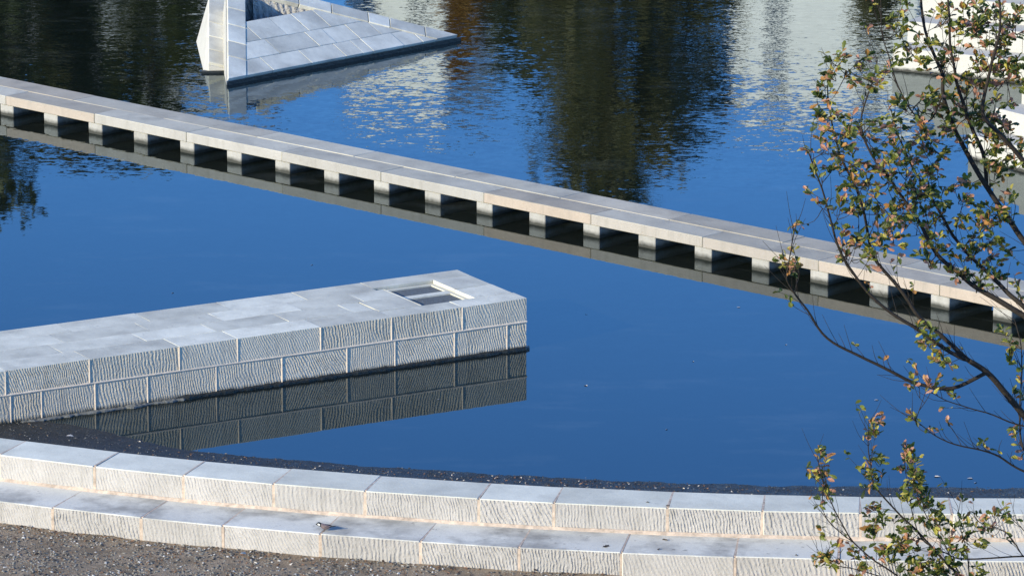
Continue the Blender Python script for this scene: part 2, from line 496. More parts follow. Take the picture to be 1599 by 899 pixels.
rows = [(.585, 1.165, [-13.6, -12.4, -11.0, -9.6, -8.2, -6.72, -5.47, -4.15, -2.95, -1.78]),
        (1.17, 1.745, [-13.6, -12.0, -10.6, -9.2, -7.9, -6.38, -5.05, -3.6, -2.45, -1.78]),
        (1.75, 2.336, [-13.6, -12.7, -11.5, -10.1, -8.8, -7.5, -6.1, -4.6, -3.2, -1.9])]
for v0, v1, js in rows:
    for a, b in zip(js, js[1:]):
        if v0 < 1 and a >= -2.96: 
            jblock(a, -2.57, v0, v1, JH - .16, JH); jblock(-2.55, b, .46, v1, JH - .16, JH); continue
        jblock(a, b, v0, v1, JH - .16, JH)
jblock(-1.895, -.02, 1.9, 2.336, JH - .16, JH)
jblock(-.74, -.02, .46, 1.15, JH - .16, JH)
jblock(-.74, -.02, 1.16, 1.89, JH - .16, JH)
jblock(-1.775, -1.74, .46, 1.745, JH - .16, JH)
link('core', boxes_mesh('core', [(-13.6, -1.80, .3, JW - .02, -.5, JH - .165), (-1.80, -.70, .3, JW - .02, -.5, JH - .36), (-.70, -.015, .3, JW - .02, -.5, JH - .165)]), [M['pale_mortar']], jetty, I4)
# end face and far face courses
for v0, v1 in ((.6, 1.45), (1.45, 2.33)):
    me = bevel_box('block', 0, .30, v0, v1 - .01, -.25, JM, .01, False, 4)
    link('block', me, [M['jetty_face']], jetty, Matrix.Translation((-.31, 0, 0)))
# grated opening: rim, bar between, two grates, pit
def rbar(name, b, m): return link(name, boxes_mesh(name, b), [M[m]], jetty, I4)
rbar('rim', [(-1.735, -1.66, .47, 1.88, JH - .2, JH - .055), (-.82, -.745, .47, 1.88, JH - .2, JH - .055), (-1.66, -.82, .47, .54, JH - .2, JH - .055), (-1.66, -.82, 1.80, 1.88, JH - .2, JH - .055)], 'jetty_top')
rbar('crossbar', [(-1.66, -.82, 1.14, 1.30, JH - .2, JH - .05)], 'jetty_top')
for v0, v1 in ((.545, 1.135), (1.305, 1.795)):
    g = [(-1.655, -.825, v, v + .012, JH - .11, JH - .075) for v in [v0 + i * (v1 - v0 - .012) / 14 for i in range(15)]]
    g += [(u, u + .01, v0, v1, JH - .105, JH - .085) for u in (-1.655, -1.45, -1.24, -1.03, -.835)]
    link('grate', boxes_mesh('grate', g), [M['metal']], jetty, I4)
link('pit', boxes_mesh('pit', [(-1.70, -.78, .50, 1.85, JH - .355, JH - .30)]), [M['void']], jetty, I4)
# mortar
def bead(name, p0, p1, r, proud, seed):
    # a half-round mortar bead on the face (local -Y), along X or Z
    p0, p1 = Vector(p0), Vector(p1); ax = (p1 - p0).normalized(); sd = ax.cross(Vector((0, 1, 0)))
    n = max(2, int((p1 - p0).length / .12)); vs, fs = [], []; K = 5
    for i in range(n + 1):
        q = p0.lerp(p1, i / n); f = 1 + .3 * noise.noise((i * .9, seed, 0))
        for k in range(K):
            t = math.pi * k / (K - 1)
            vs.append(q + sd * (r * f * math.cos(t)) - Vector((0, 1, 0)) * (proud * f * math.sin(t) - .004))
    for i in range(n):
        for k in range(K - 1):
            fs.append((i * K + k, i * K + k + 1, (i + 1) * K + k + 1, (i + 1) * K + k))
    fs += [tuple(range(K)), tuple(n * K + k for k in range(K))[::-1]]
    me = mesh_from(name, vs, fs)
    bm = bmesh.new(); bm.from_mesh(me); bmesh.ops.recalc_face_normals(bm, faces=bm.faces[:]); bm.to_mesh(me); bm.free()
    link(name, me, [M['jetty_mortar']], jetty, I4)
bead('mortar_bed', (-13.6, 0, JM + .01), (.0, 0, JM + .01), .018, .014, 0)
for i, u in enumerate(row0[1:-1]): bead('mortar_joint', (u, 0, JM + .02), (u, 0, JH - .01), .016, .013, i + 3)
for i, u in enumerate(low0[1:-1]): bead('mortar_joint', (u, .003, .03), (u, .003, JM), .016, .013, i + 30)
# footing: a lumpy ledge, algae-dark in the water and pale where it is dry
def ledge(name, u0, u1, mat, zt, pr, seed):
    vs, fs = [], []; n = int((u1 - u0) / .05); K = 7
    for i in range(n + 1):
        u = u0 + (u1 - u0) * i / n
        f = 1 + .55 * noise.noise((u * 3.1, seed, 0)) + .3 * noise.noise((u * 11, seed, 2))
        tap = min(1, i / 6, (n - i) / 3 + .4)
        for k in range(K):
            a = math.pi * k / (K - 1) - math.pi / 2
            pz = zt * f * (.2 + .8 * max(0, math.sin(a))) if k > K // 2 else -.12
            py = .03 - pr * f * tap * math.cos(a) ** .6 if 0 < k < K - 1 else .03
            vs.append((u, py, pz + .012 * noise.noise((u * 14, k, seed))))
    for i in range(n):
        for k in range(K - 1):
            fs.append((i * K + k, (i + 1) * K + k, (i + 1) * K + k + 1, i * K + k + 1))
    return link(name, mesh_from(name, vs, fs, smooth=False), [M[mat]], jetty, I4)
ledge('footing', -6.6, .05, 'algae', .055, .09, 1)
ledge('footing', -9.3, -6.3, 'ledge', .028, .12, 6)

# ------------------------------------------------------------------ walkway on piers
BO = Vector((-1.37, 88.033, 0)); BT = .743
bd_ = Vector((math.cos(BT), -math.sin(BT), 0)); bn_ = Vector((math.sin(BT), math.cos(BT), 0))
walk = empty('walkway', BO); walk.rotation_euler = (0, 0, -BT)
tag(walk, 'long low granite walkway on many short piers across the pond', 'walkway')
S, HT, TH, WB, PW = 1.339, .417, .192, 1.27, .40
rb = random.Random(21)
pier_me = [bevel_box('pier', -PW, 0, .02, WB - .005, -.5, HT - TH - .004, .012, False, 30 + q) for q in range(4)]
for m_ in pier_me: m_.materials.append(M['pier'])
for k in range(-14, 15):
    link('pier', pier_me[k % 4], None, walk, Matrix.Translation((S * (k - .0), rb.uniform(-.006, .006), 0)))
for k in range(-13, 15, 2):
    xc = S * (k - 9 + 9) - PW / 2
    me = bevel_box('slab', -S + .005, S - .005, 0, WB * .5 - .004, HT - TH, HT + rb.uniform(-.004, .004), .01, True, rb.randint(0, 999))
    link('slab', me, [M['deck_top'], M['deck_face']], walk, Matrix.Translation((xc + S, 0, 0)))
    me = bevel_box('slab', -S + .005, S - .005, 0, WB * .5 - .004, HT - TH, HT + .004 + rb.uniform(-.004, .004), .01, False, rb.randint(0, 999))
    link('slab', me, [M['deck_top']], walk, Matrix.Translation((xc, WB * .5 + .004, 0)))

# ------------------------------------------------------------------ low pyramid in the pond
pyr = empty('stone_pyramid', (-5.65, 99.9, 0))
tag(pyr, 'low clad stone pyramid with an open triangular notch rising from the pond', 'sculpture')
PI_ = pyr.matrix_basis.inverted()
A = Vector((-5.65, 99.9, .13)); AT = Vector((.698, .716, 0)).normalized(); NI = Vector((-AT.y, AT.x, 0))
al = R(26.4); U = NI * math.cos(al) + Vector((0, 0, math.sin(al))); NN = AT.cross(U).normalized()
def ab(a, b, lift=0.0): return A + AT * a + U * b + NN * lift
E_ = .82
inner = lambda b: 5.72 - 1.276 * b
def pyr_piece(name, poly, mat, thick=.09, lift=0.0, bev=.006):
    if len(poly) < 3: return
    ar = abs(sum(poly[i][0] * poly[(i + 1) % len(poly)][1] - poly[(i + 1) % len(poly)][0] * poly[i][1] for i in range(len(poly)))) / 2
    if ar < .012: return
    c = ab(sum(p[0] for p in poly) / len(poly), sum(p[1] for p in poly) / len(poly), lift)
    fr = frame(c, AT, NN); fi = fr.inverted()
    me = prism_mesh(name, [fi @ ab(p[0], p[1], lift) for p in poly], (0, 0, -thick), bev)
    link(name, me, [M[mat]], pyr, PI_ @ fr)
bl = [0, .5, 1.06, 1.74]
jl = [[-1, .80, 1.93, 2.96, 3.47, 3.78, 4.72, 5.30, 7], [-1, 1.41, 2.58, 3.1, 3.8, 4.45, 7], [-1, 1.32, 2.1, 2.75, 3.4, 7]]
rp = random.Random(5)
for r in range(3):
    for a0, a1 in zip(jl[r], jl[r][1:]):
        p = [(a0 + .006, bl[r] + .006), (a1 - .006, bl[r] + .006), (a1 - .006, bl[r + 1] - .006), (a0 + .006, bl[r + 1] - .006)]
        p = clip(p, (-1, E_), -.008); p = clip(p, (1, 1.276), 5.72 - .01)
        pyr_piece('slab', p, 'pyr_top', lift=rp.uniform(-.004, .004))
# left rib coping, cut square across its run
ev = Vector((E_, 1)).normalized(); wv_ = Vector((1, -E_)).normalized()
bs = [-.6, .62, 1.25, 1.95, 2.65, 3.35, 4.2]
for s0, s1 in zip(bs, bs[1:]):
    q = lambda s, w: (ev.x * s - wv_.x * w, ev.y * s - wv_.y * w)
    p = [q(s0 + .012, .0), q(s1 - .012, .0), q(s1 - .012, .40), q(s0 + .012, .40)]
    p = clip(p, (0, -1), 0); p = clip(p, (0, 1), 2.9)
    pyr_piece('coping', p, 'pyr_top', .10, .012)
# right edge coping
rd = Vector((-3.7, 2.9)).normalized(); rn = Vector((-2.9, -3.7)).normalized()
ss = [0, .78, 1.6, 2.1, 2.95, 3.7, 4.7]
for s0, s1 in zip(ss, ss[1:]):
    q = lambda s, w: (6.37 + rd.x * s + rn.x * w, rd.y * s + rn.y * w)
    p = [q(s0 + .01, .0), q(s1 - .01, .0), q(s1 - .01, .40), q(s0 + .01, .40)]
    p = clip(p, (0, -1), 0); p = clip(p, (-1, E_), -.01); p = clip(p, (0, 1), 2.9)
    pyr_piece('coping', p, 'pyr_top', .10, .02)
dn = lambda p, z=-.4: Vector((p.x, p.y, z))
def pyr_hull(name, pts, mat): link(name, hull_mesh(name, [PI_ @ Vector(p) for p in pts]), [M[mat]], pyr, I4)
L_ = -.082
t4 = [ab(0.02, .02, L_), ab(5.75, .02, L_), ab(inner(1.72), 1.72, L_), ab(E_ * 1.72, 1.72, L_)]
pyr_hull('core', t4 + [dn(p) for p in t4], 'pyr_rough')
t5 = [ab(6.33, .02, L_), ab(5.72, .02, L_), ab(inner(2.6), 2.6, L_), ab(2.67, 2.88, L_)]
pyr_hull('edge_wall', t5 + [dn(p) for p in t5], 'pyr_rough')
P0, P1 = ab(-.55, 0, -.05), ab(E_ * 2.9 - .55, 2.9, -.05)
BC = 1.66; PB = P0.lerp(P1, BC / 2.9)
t6 = [P0, PB, ab(0, 0, -.062), ab(E_ * BC, BC, -.062)]
pyr_hull('rib_wall', t6 + [dn(p) for p in t6] + [PB + Vector((-.08, 0, -.57)), dn(PB) + Vector((-.08, 0, 0))], 'pyr_side')
t8 = [PB, P1, ab(E_ * BC - .46, BC, -.055), ab(E_ * 2.9 - .46, 2.9, -.055)]
pyr_hull('flank_wall', t8 + [dn(p) for p in t8] + [PB + Vector((-.08, 0, -.57)), dn(PB) + Vector((-.08, 0, 0)), P1 + Vector((-.14, 0, -1.0)), dn(P1) + Vector((-.14, 0, 0))], 'pyr_side')
t9 = [ab(E_ * 2.8 - .46, 2.80, -.09), ab(2.68, 2.80, -.09), ab(E_ * 2.9 - .46, 2.9, -.09), ab(2.60, 2.9, -.09)]
pyr_hull('back_wall', t9 + [dn(p) for p in t9], 'pyr_rough')
ee = Vector((-.07, 1.26, .4446))
R0 = Vector((-6.12, 100.89, .14)); S0 = Vector((-6.50, 100.84, .24)); R1 = R0 + ee * 2.2; S1 = S0 + ee * 2.2
F0 = Vector((-6.62, 100.95, 0)); F1 = Vector((-7.00, 104.4, 0))
t7 = [R0, R1, S0, S1, F0, F1]
pyr_hull('lower_rib', [p + Vector((0, 0, -.07)) if p.z > .01 else p for p in t7] + [dn(p) for p in t7], 'pyr_side')
for s0, s1 in ((0, .42), (.42, .84), (.84, 1.30), (1.30, 2.2)):
    q = [R0 + ee * (s0 + .01), R0 + ee * (s1 - .01), S0 + ee * (s1 - .01), S0 + ee * (s0 + .01)]
    c = sum(q, Vector()) / 4; fr = frame(c, (R0 - S0), (R0 - S0).cross(ee)); fi = fr.inverted()
    link('coping', prism_mesh('coping', [fi @ p for p in q], (0, 0, -.08), .006), [M['pyr_top']], pyr, PI_ @ fr)
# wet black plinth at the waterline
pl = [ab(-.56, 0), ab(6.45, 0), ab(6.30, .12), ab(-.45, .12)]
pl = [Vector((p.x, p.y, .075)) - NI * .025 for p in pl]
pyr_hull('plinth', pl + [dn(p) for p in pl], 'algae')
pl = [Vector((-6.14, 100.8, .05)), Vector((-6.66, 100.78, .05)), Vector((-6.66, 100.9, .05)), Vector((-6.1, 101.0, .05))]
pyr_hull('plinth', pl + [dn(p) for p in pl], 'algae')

# ------------------------------------------------------------------ two white platforms behind the oak
def platform(label, o, d, length, tiers, cut):
    d = Vector((*d, 0)).normalized(); e = empty('stone_platform', o); e.rotation_euler = (0, 0, math.atan2(d.y, d.x))
    tag(e, label, 'platform')
    u = 0; rr = random.Random(len(label))
    while u < length:
        w = rr.uniform(1.1, 1.5)
        for v0, v1, h in zip(cut, cut[1:], tiers):
            me = bevel_box('block', .004, w - .004, v0, v1 - .004, -.4, h + rr.uniform(-.003, .003), .008, False, rr.randint(0, 999))
            link('block', me, [M['white_stone']], e, Matrix.Translation((u, 0, 0)))
        u += w
    return e
platform('stepped white stone platform well beyond the walkway, behind the upper oak twigs', (8.18, 101.14, 0), (.877, -.48), 9, [.50, .95, 1.40, 1.85, 1.85], [0, .75, 1.5, 2.3, 3.6, 5.2])
platform('stepped white stone platform close behind the walkway, behind the thick oak boughs', (8.98, 92.25, 0), (.6, -.8), 3.0, [.48, .92, 1.32, 1.32], [0, .7, 1.4, 2.6, 4.0])

# ------------------------------------------------------------------ tree skeletons, in metres
OAK_LIMBS = [
    (0.055, 0.04, [(6.66, 60.0, 3.56), (6.42, 59.9, 3.87), (6.13, 59.8, 4.21), (5.89, 59.7, 4.39)]),
    (0.034, 0.008, [(5.89, 59.7, 4.39), (5.58, 59.61, 4.56), (5.15, 59.53, 4.88), (4.68, 59.44, 5.23), (4.34, 59.35, 5.65), (4.13, 59.26, 6.06), (3.98, 59.17, 6.58), (3.82, 59.09, 7.06), (3.75, 59.0, 7.28)]),
    (0.036, 0.007, [(5.89, 59.7, 4.39), (5.56, 59.69, 4.69), (5.2, 59.68, 5.0), (5.02, 59.67, 5.29), (4.72, 59.66, 5.64), (4.6, 59.65, 5.87), (4.5, 59.65, 6.33), (4.38, 59.64, 6.71), (4.18, 59.63, 7.09), (4.07, 59.62, 7.55), (4.0, 59.61, 7.96), (4.06, 59.6, 8.34)]),
    (0.032, 0.006, [(6.13, 59.8, 4.21), (5.67, 59.7, 4.02), (5.21, 59.6, 4.11), (4.88, 59.5, 4.29), (4.45, 59.4, 4.53), (4.03, 59.3, 4.79), (3.76, 59.2, 5.18), (3.52, 59.1, 5.53), (3.48, 59.0, 5.7), (3.53, 58.9, 6.05), (3.58, 58.8, 6.4)]),
    (0.05, 0.008, [(7.08, 60.3, 4.43), (6.65, 60.32, 4.83), (6.29, 60.35, 5.04), (6.08, 60.38, 5.16), (5.87, 60.4, 5.3), (5.57, 60.42, 5.57), (5.39, 60.45, 5.84), (5.22, 60.48, 6.13), (4.94, 60.5, 6.52), (4.64, 60.52, 6.94), (4.51, 60.55, 7.35), (4.64, 60.58, 7.85), (4.71, 60.6, 8.14)]),
    (0.045, 0.008, [(7.08, 60.3, 4.51), (6.65, 60.38, 4.94), (6.45, 60.46, 5.1), (6.25, 60.53, 5.3), (5.96, 60.61, 5.55), (5.76, 60.69, 5.79), (5.46, 60.77, 6.29), (5.21, 60.84, 6.7), (5.0, 60.92, 7.15), (4.92, 61.0, 7.43)]),
    (0.05, 0.018, [(7.51, 60.5, 4.98), (6.83, 60.58, 5.56), (6.5, 60.66, 5.97), (6.16, 60.74, 6.46), (5.91, 60.82, 6.87), (5.74, 60.9, 7.19), (5.6, 60.98, 7.62), (5.58, 61.06, 7.88), (5.44, 61.14, 8.21), (5.34, 61.22, 8.55), (5.31, 61.3, 8.98)]),
    (0.034, 0.014, [(6.18, 60.9, 6.43), (6.12, 60.83, 6.87), (5.94, 60.76, 7.27), (5.77, 60.69, 7.75), (5.7, 60.61, 8.07), (5.63, 60.54, 8.39), (5.61, 60.47, 8.75), (5.56, 60.4, 9.14)]),
    (0.05, 0.014, [(7.53, 60.8, 5.51), (6.99, 60.69, 6.39), (6.63, 60.57, 6.82), (6.33, 60.46, 7.16), (6.06, 60.34, 7.52), (6.12, 60.23, 8.09), (6.22, 60.11, 8.61), (6.19, 60.0, 9.21)]),
    (0.014, 0.006, [(5.6, 61.0, 7.62), (5.41, 60.93, 7.27), (5.15, 60.87, 7.46), (4.98, 60.8, 7.81), (4.86, 60.73, 8.2), (4.77, 60.67, 8.51), (4.74, 60.6, 9.02)]),
    (0.02, 0.005, [(7.27, 60.0, 2.61), (6.65, 59.83, 2.87), (6.3, 59.67, 3.12), (6.04, 59.5, 3.25), (5.61, 59.33, 3.4), (5.26, 59.17, 3.66), (5.08, 59.0, 3.85)]),
    (0.016, 0.005, [(7.19, 60.2, 3.25), (6.66, 60.05, 3.42), (6.15, 59.9, 3.63), (5.63, 59.75, 3.84), (5.37, 59.6, 4.01)]),
    (0.02, 0.006, [(7.02, 60.0, 2.44), (6.67, 60.1, 3.1), (6.61, 60.2, 3.59), (6.64, 60.3, 4.26), (6.55, 60.4, 4.75)]),
]
OAK_TRUNK = [
    (0.13, 0.055, [(8.35, 60.0, 0.1), (8.18, 60.0, 1.39), (7.86, 60.0, 2.44), (7.42, 60.0, 2.96), (6.66, 60.0, 3.56)]),
    (0.07, 0.045, [(7.86, 60.0, 2.44), (7.76, 60.1, 3.19), (7.42, 60.2, 4.02), (7.08, 60.3, 4.47)]),
    (0.07, 0.045, [(7.75, 60.0, 3.22), (7.82, 60.15, 4.3), (7.48, 60.3, 5.03)]),
    (0.07, 0.045, [(7.8, 60.0, 4.33), (7.71, 60.15, 5.07), (7.47, 60.3, 5.63)]),
    (0.07, 0.045, [(7.86, 60.0, 2.44), (7.54, 60.15, 2.48), (7.3, 60.3, 2.52)]),
    (0.07, 0.045, [(7.42, 60.0, 2.96), (7.2, 60.3, 3.22)]),
    (0.07, 0.045, [(7.44, 60.0, 2.52), (7.06, 60.3, 2.35)]),
]
OAK_TUFTS = [
    (4.20, 59.3, 8.31, 0.34, 0.21, 8, 0.5),
    (3.97, 59.3, 7.90, 0.15, 0.29, 9, 0.5),
    (4.05, 59.3, 7.53, 0.24, 0.21, 8, 0.5),
    (4.59, 59.3, 8.31, 0.25, 0.18, 6, 0.7),
    (4.42, 59.3, 7.37, 0.46, 0.38, 20, 0.4),
    (3.78, 59.3, 7.16, 0.08, 0.10, 4, 0),
    (3.74, 59.3, 6.78, 0.03, 0.03, 1, 1),
    (3.59, 59.3, 5.82, 0.13, 0.13, 5, 1),
    (3.61, 59.3, 6.28, 0.03, 0.03, 1, 1),
    (4.31, 59.3, 6.78, 0.38, 0.34, 16, 0.3),
    (4.56, 59.3, 6.28, 0.55, 0.34, 24, 0.5),
    (4.41, 59.3, 5.87, 0.38, 0.15, 7, 0.5),
    (5.24, 59.3, 4.86, 0.18, 0.15, 5, 0.1),
    (5.34, 59.3, 4.35, 0.38, 0.24, 9, 0.5),
    (5.10, 59.3, 3.77, 0.03, 0.03, 1, 1),
    (5.04, 60.4, 7.30, 0.46, 0.50, 22, 0.4),
    (5.13, 60.4, 6.71, 0.55, 0.38, 28, 0.4),
    (5.31, 60.4, 6.20, 0.55, 0.34, 26, 0.4),
    (5.49, 60.4, 5.60, 0.38, 0.18, 10, 0.3),
    (6.15, 60.4, 5.43, 0.50, 0.29, 18, 0.5),
    (6.05, 60.4, 6.20, 0.55, 0.46, 34, 0.4),
    (6.51, 60.4, 4.40, 0.13, 0.17, 4, 0.3),
    (6.59, 60.4, 3.88, 0.08, 0.13, 3, 0.2),
    (6.59, 60.4, 3.10, 0.08, 0.10, 3, 0.4),
    (6.33, 60.9, 6.94, 0.35, 0.46, 36, 0.4),
    (5.82, 60.9, 7.36, 0.46, 0.38, 30, 0.4),
    (5.65, 60.9, 7.87, 0.38, 0.27, 16, 0.4),
    (6.31, 60.9, 7.87, 0.35, 0.38, 34, 0.5),
    (6.25, 60.9, 8.55, 0.40, 0.38, 38, 0.5),
    (5.71, 60.9, 8.55, 0.34, 0.32, 14, 0.3),
    (5.05, 60.9, 8.67, 0.18, 0.22, 7, 0.1),
    (4.97, 60.9, 8.31, 0.10, 0.15, 4, 0.1),
    (5.31, 60.9, 8.25, 0.24, 0.24, 7, 0.3),
]
SAPLING_LIMBS = [
    (0.03, 0.024, [(6.34, 61.0, -0.09), (6.2, 61.0, 0.54), (5.97, 61.0, 1.08)]),
    (0.022, 0.005, [(5.97, 61.0, 1.08), (5.64, 60.96, 1.43), (5.38, 60.91, 1.73), (5.09, 60.87, 2.03), (4.8, 60.83, 2.37), (4.72, 60.79, 2.73), (4.69, 60.74, 3.01), (4.69, 60.7, 3.33)]),
    (0.018, 0.005, [(6.07, 61.0, 0.63), (5.46, 60.9, 0.89), (5.04, 60.8, 1.2), (4.52, 60.7, 1.64), (4.22, 60.6, 2.2), (4.1, 60.5, 2.46), (4.01, 60.4, 2.88)]),
    (0.009, 0.004, [(4.52, 60.7, 1.64), (4.23, 60.63, 1.9), (4.1, 60.57, 2.14), (4.08, 60.5, 2.33)]),
    (0.016, 0.005, [(7.21, 61.4, 1.13), (6.85, 61.33, 1.26), (6.05, 61.27, 1.24), (5.79, 61.2, 1.35), (5.46, 61.13, 1.57), (5.28, 61.07, 2.12), (5.25, 61.0, 2.54)]),
    (0.012, 0.004, [(5.97, 61.0, 1.08), (5.72, 61.1, 1.58), (5.5, 61.2, 1.91), (5.46, 61.3, 2.23)]),
    (0.012, 0.004, [(6.11, 61.0, 0.81), (6.07, 61.13, 1.3), (5.98, 61.27, 1.71), (5.95, 61.4, 1.94)]),
    (0.01, 0.004, [(5.12, 61.0, 1.03), (4.6, 60.93, 1.19), (4.26, 60.87, 1.3), (4.04, 60.8, 1.49)]),
    (0.01, 0.004, [(6.84, 61.3, 1.27), (6.59, 61.33, 1.6), (6.25, 61.37, 1.72), (6.16, 61.4, 1.85)]),
    (0.01, 0.004, [(7.2, 61.3, 1.16), (6.85, 61.35, 1.59), (6.64, 61.4, 1.8)]),
]
SAPLING_TUFTS = [
    (4.11, 60.9, 2.52, 0.11, 0.27, 9, 0.6),
    (4.78, 60.9, 3.24, 0.11, 0.18, 5, 0.6),
    (4.79, 60.9, 2.57, 0.18, 0.25, 8, 0.3),
    (5.25, 60.9, 2.54, 0.18, 0.27, 14, 0.3),
    (4.88, 60.9, 1.95, 0.24, 0.18, 9, 0.4),
    (5.43, 60.9, 2.08, 0.32, 0.32, 18, 0.3),
    (5.78, 60.9, 1.73, 0.32, 0.24, 12, 0.3),
    (6.20, 60.9, 1.73, 0.24, 0.18, 5, 0.3),
    (6.54, 60.9, 1.92, 0.15, 0.12, 4, 0.5),
    (5.36, 60.9, 1.29, 0.46, 0.24, 26, 0.2),
    (5.96, 60.9, 1.18, 0.38, 0.13, 10, 0.2),
    (4.17, 60.9, 1.37, 0.24, 0.18, 9, 0.5),
    (4.60, 60.9, 1.21, 0.17, 0.10, 4, 0.4),
    (5.10, 60.9, 1.55, 0.24, 0.15, 8, 0.3),
]


# ------------------------------------------------------------------ oak leaves
HALF = [(0, .012), (.10, .02), (.22, .14), (.32, .10), (.46, .24), (.55, .17), (.70, .29), (.80, .20), (.92, .17), (1.0, .02)]
def leaf_geo(size, fold, curl, wid=1.0):
    vs, fs = [], []
    for t, w in HALF:
        x = t * size; z = -curl * t * t * size
        vs += [(x, 0, z), (x, w * wid * size, z + fold * w * size), (x, -w * wid * size, z + fold * w * size)]
    for i in range(len(HALF) - 1):
        a = i * 3; b = a + 3
        fs += [(a, b, b + 1, a + 1), (a, a + 2, b + 2, b)]
    return vs, fs
LSHAPE = [leaf_geo(1, .35, .15), leaf_geo(1, .7, .35, .9), leaf_geo(1, -.2, .5, .85)]
LMESH = {}
def leaf_mesh(shape, mi):
    if (shape, mi) not in LMESH:
        me = mesh_from('leaf', *LSHAPE[shape]); me.materials.append(LEAF[mi]); LMESH[(shape, mi)] = me
    return LMESH[(shape, mi)]
def pick_colour(rnd, b):
    x = rnd.random()
    if x < b * .72: return rnd.choice((3, 4, 4, 2))
    return rnd.choices((0, 1, 2, 3), (.40, .41, .16, .03))[0]

def grow(root, inv, trunk, limbs, tufts, seed, view_ok, twig_r, shoot_leaf, dens=1.35):
    rnd = random.Random(seed)
    for r0, r1, pts in trunk:
        vs, fs = [], []; tube(vs, fs, smooth_path(pts, 4), r0, r1, 8)
        link('trunk', mesh_from('trunk', [inv @ v for v in vs], fs, smooth=True), [M['bark']], root)
    nodes = []
    for r0, r1, pts in limbs:
        path = smooth_path(pts, 5); n = len(path)
        for i, p in enumerate(path):
            p += Vector((noise.noise(p * 3.0), noise.noise(p * 3.0 + Vector((9, 0, 0))), noise.noise(p * 3.0 + Vector((0, 9, 0))))) * .014
        vs, fs = [], []; tube(vs, fs, path, r0 * .85, r1 * .85, 7)
        link('branch', mesh_from('branch', [inv @ v for v in vs], fs, smooth=True), [M['bark']], root)
        nodes += [(p, path[max(0, i - 3)], path[min(n - 1, i + 1)]) for i, p in enumerate(path)]
    tv, tf, leaves = [], [], []
    tips = []
    for (x, y, z, rx, rz, cnt, brown) in tufts:
        for _ in range(max(1, round(cnt * dens)) if cnt > 3 else cnt):
            for _try in range(20):
                q = Vector((rnd.uniform(-1, 1), rnd.uniform(-1, 1), rnd.uniform(-1, 1)))
                if q.length < 1: break
            c = Vector((x + q.x * rx, y + q.y * .45, z + q.z * rz + q.y * .15))
            p, back, fwd = min(nodes + tips, key=lambda nd: (nd[0] - c).length)
            st = back if (p - c).length > .15 else p
            mid = st.lerp(c, .5) + Vector((rnd.uniform(-.06, .06), rnd.uniform(-.06, .06), rnd.uniform(-.10, .03)))
            path = smooth_path([st, mid, c], 3)
            tube(tv, tf, path, twig_r * rnd.uniform(.8, 1.3), twig_r * .45, 4)
            tips.append((path[3], path[2], path[4]))
            d = (path[-1] - path[-2]).normalized()
            warm = min(1, max(0, brown + rnd.uniform(-.4, .3)))
            if rnd.random() < .10 and brown < .9: warm = 1.0
            for _l in range(rnd.randint(6, 11)):
                base = path[-1].lerp(path[-3], rnd.random() ** 1.6)
                az = rnd.uniform(0, 6.283); s = rnd.uniform(.3, 1.0)
                side = Vector((math.cos(az), math.sin(az), rnd.uniform(-.5, .7)))
                dr = (d * (1 - s * .6) + side * s).normalized()
                up = (Vector((-.45, -.5, .75)) + Vector((rnd.uniform(-1, 1), rnd.uniform(-1, 1), rnd.uniform(-1, 1))) * .9).normalized()
                if abs(dr.dot(up)) > .93: up = Vector((0, -1, .3))
                mw = frame(base + dr * .008, dr, up - dr * up.dot(dr))
                size = rnd.uniform(.055, .13)
                leaves.append((mw @ Matrix.Diagonal((size, size, size, 1)), rnd.randrange(3), pick_colour(rnd, warm), size))
    # bare and few-leaved side shoots along every bough
    side = [nd for nd in nodes if rnd.random() < .75]
    for p, back, fwd in side:
        run = (fwd - back).normalized()
        dr = (run * .8 + Vector((rnd.uniform(-1, .5), rnd.uniform(-.8, .8), rnd.uniform(-.2, 1.2)))).normalized()
        ln = rnd.uniform(.12, .55); e1 = p + dr * ln * .5 + Vector((0, 0, rnd.uniform(-.02, .03))); e2 = p + dr * ln + Vector((rnd.uniform(-.05, .05), 0, rnd.uniform(0, .09)))
        path = smooth_path([p, e1, e2], 3); tube(tv, tf, path, twig_r * .9, twig_r * .35, 4)
        if rnd.random() < shoot_leaf:
            wm = rnd.random() * .7
            for _l in range(rnd.randint(2, 6)):
                base = path[-1].lerp(path[-3], rnd.random()); d2 = Vector((rnd.uniform(-1, 1), rnd.uniform(-1, 1), rnd.uniform(-.5, .8))).normalized()
                up = (Vector((-.45, -.5, .75)) + Vector((rnd.uniform(-1, 1), rnd.uniform(-1, 1), rnd.uniform(-1, 1))) * .9).normalized()
                if abs(d2.dot(up)) > .93: up = Vector((0, -1, .3))
                size = rnd.uniform(.07, .12)
                leaves.append((frame(base, d2, up - d2 * up.dot(d2)) @ Matrix.Diagonal((size, size, size, 1)), rnd.randrange(3), pick_colour(rnd, wm), size))
    link('twigs', mesh_from('twigs', [inv @ v for v in tv], tf), [M['bark']], root)['kind'] = 'stuff'
    vdir = Vector((-.08, -.96, .25))
    def key(l):
        p = l[0].translation
        vis = view_ok(p)
        return -(l[3] ** 2 * abs((l[0].to_3x3() @ Vector((0, 0, 1))).normalized().dot(vdir)) * (1 if vis else .001) + (.0005 * (60 - p.y) if vis else 0))
    leaves.sort(key=key)
    for mw, sh, mi, sz in leaves[:298]:
        link('leaf', leaf_mesh(sh, mi), None, root, inv @ mw)
    vs, fs, ms = [], [], []
    for mw, sh, mi, sz in leaves[298:]:
        b = len(vs); v0, f0 = LSHAPE[sh]; m2 = inv @ mw
        vs += [m2 @ Vector(v) for v in v0]; fs += [tuple(b + i for i in f) for f in f0]; ms += [mi] * len(f0)
    if vs:
        link('crown', mesh_from('crown', vs, fs, ms), LEAF, root)['kind'] = 'stuff'

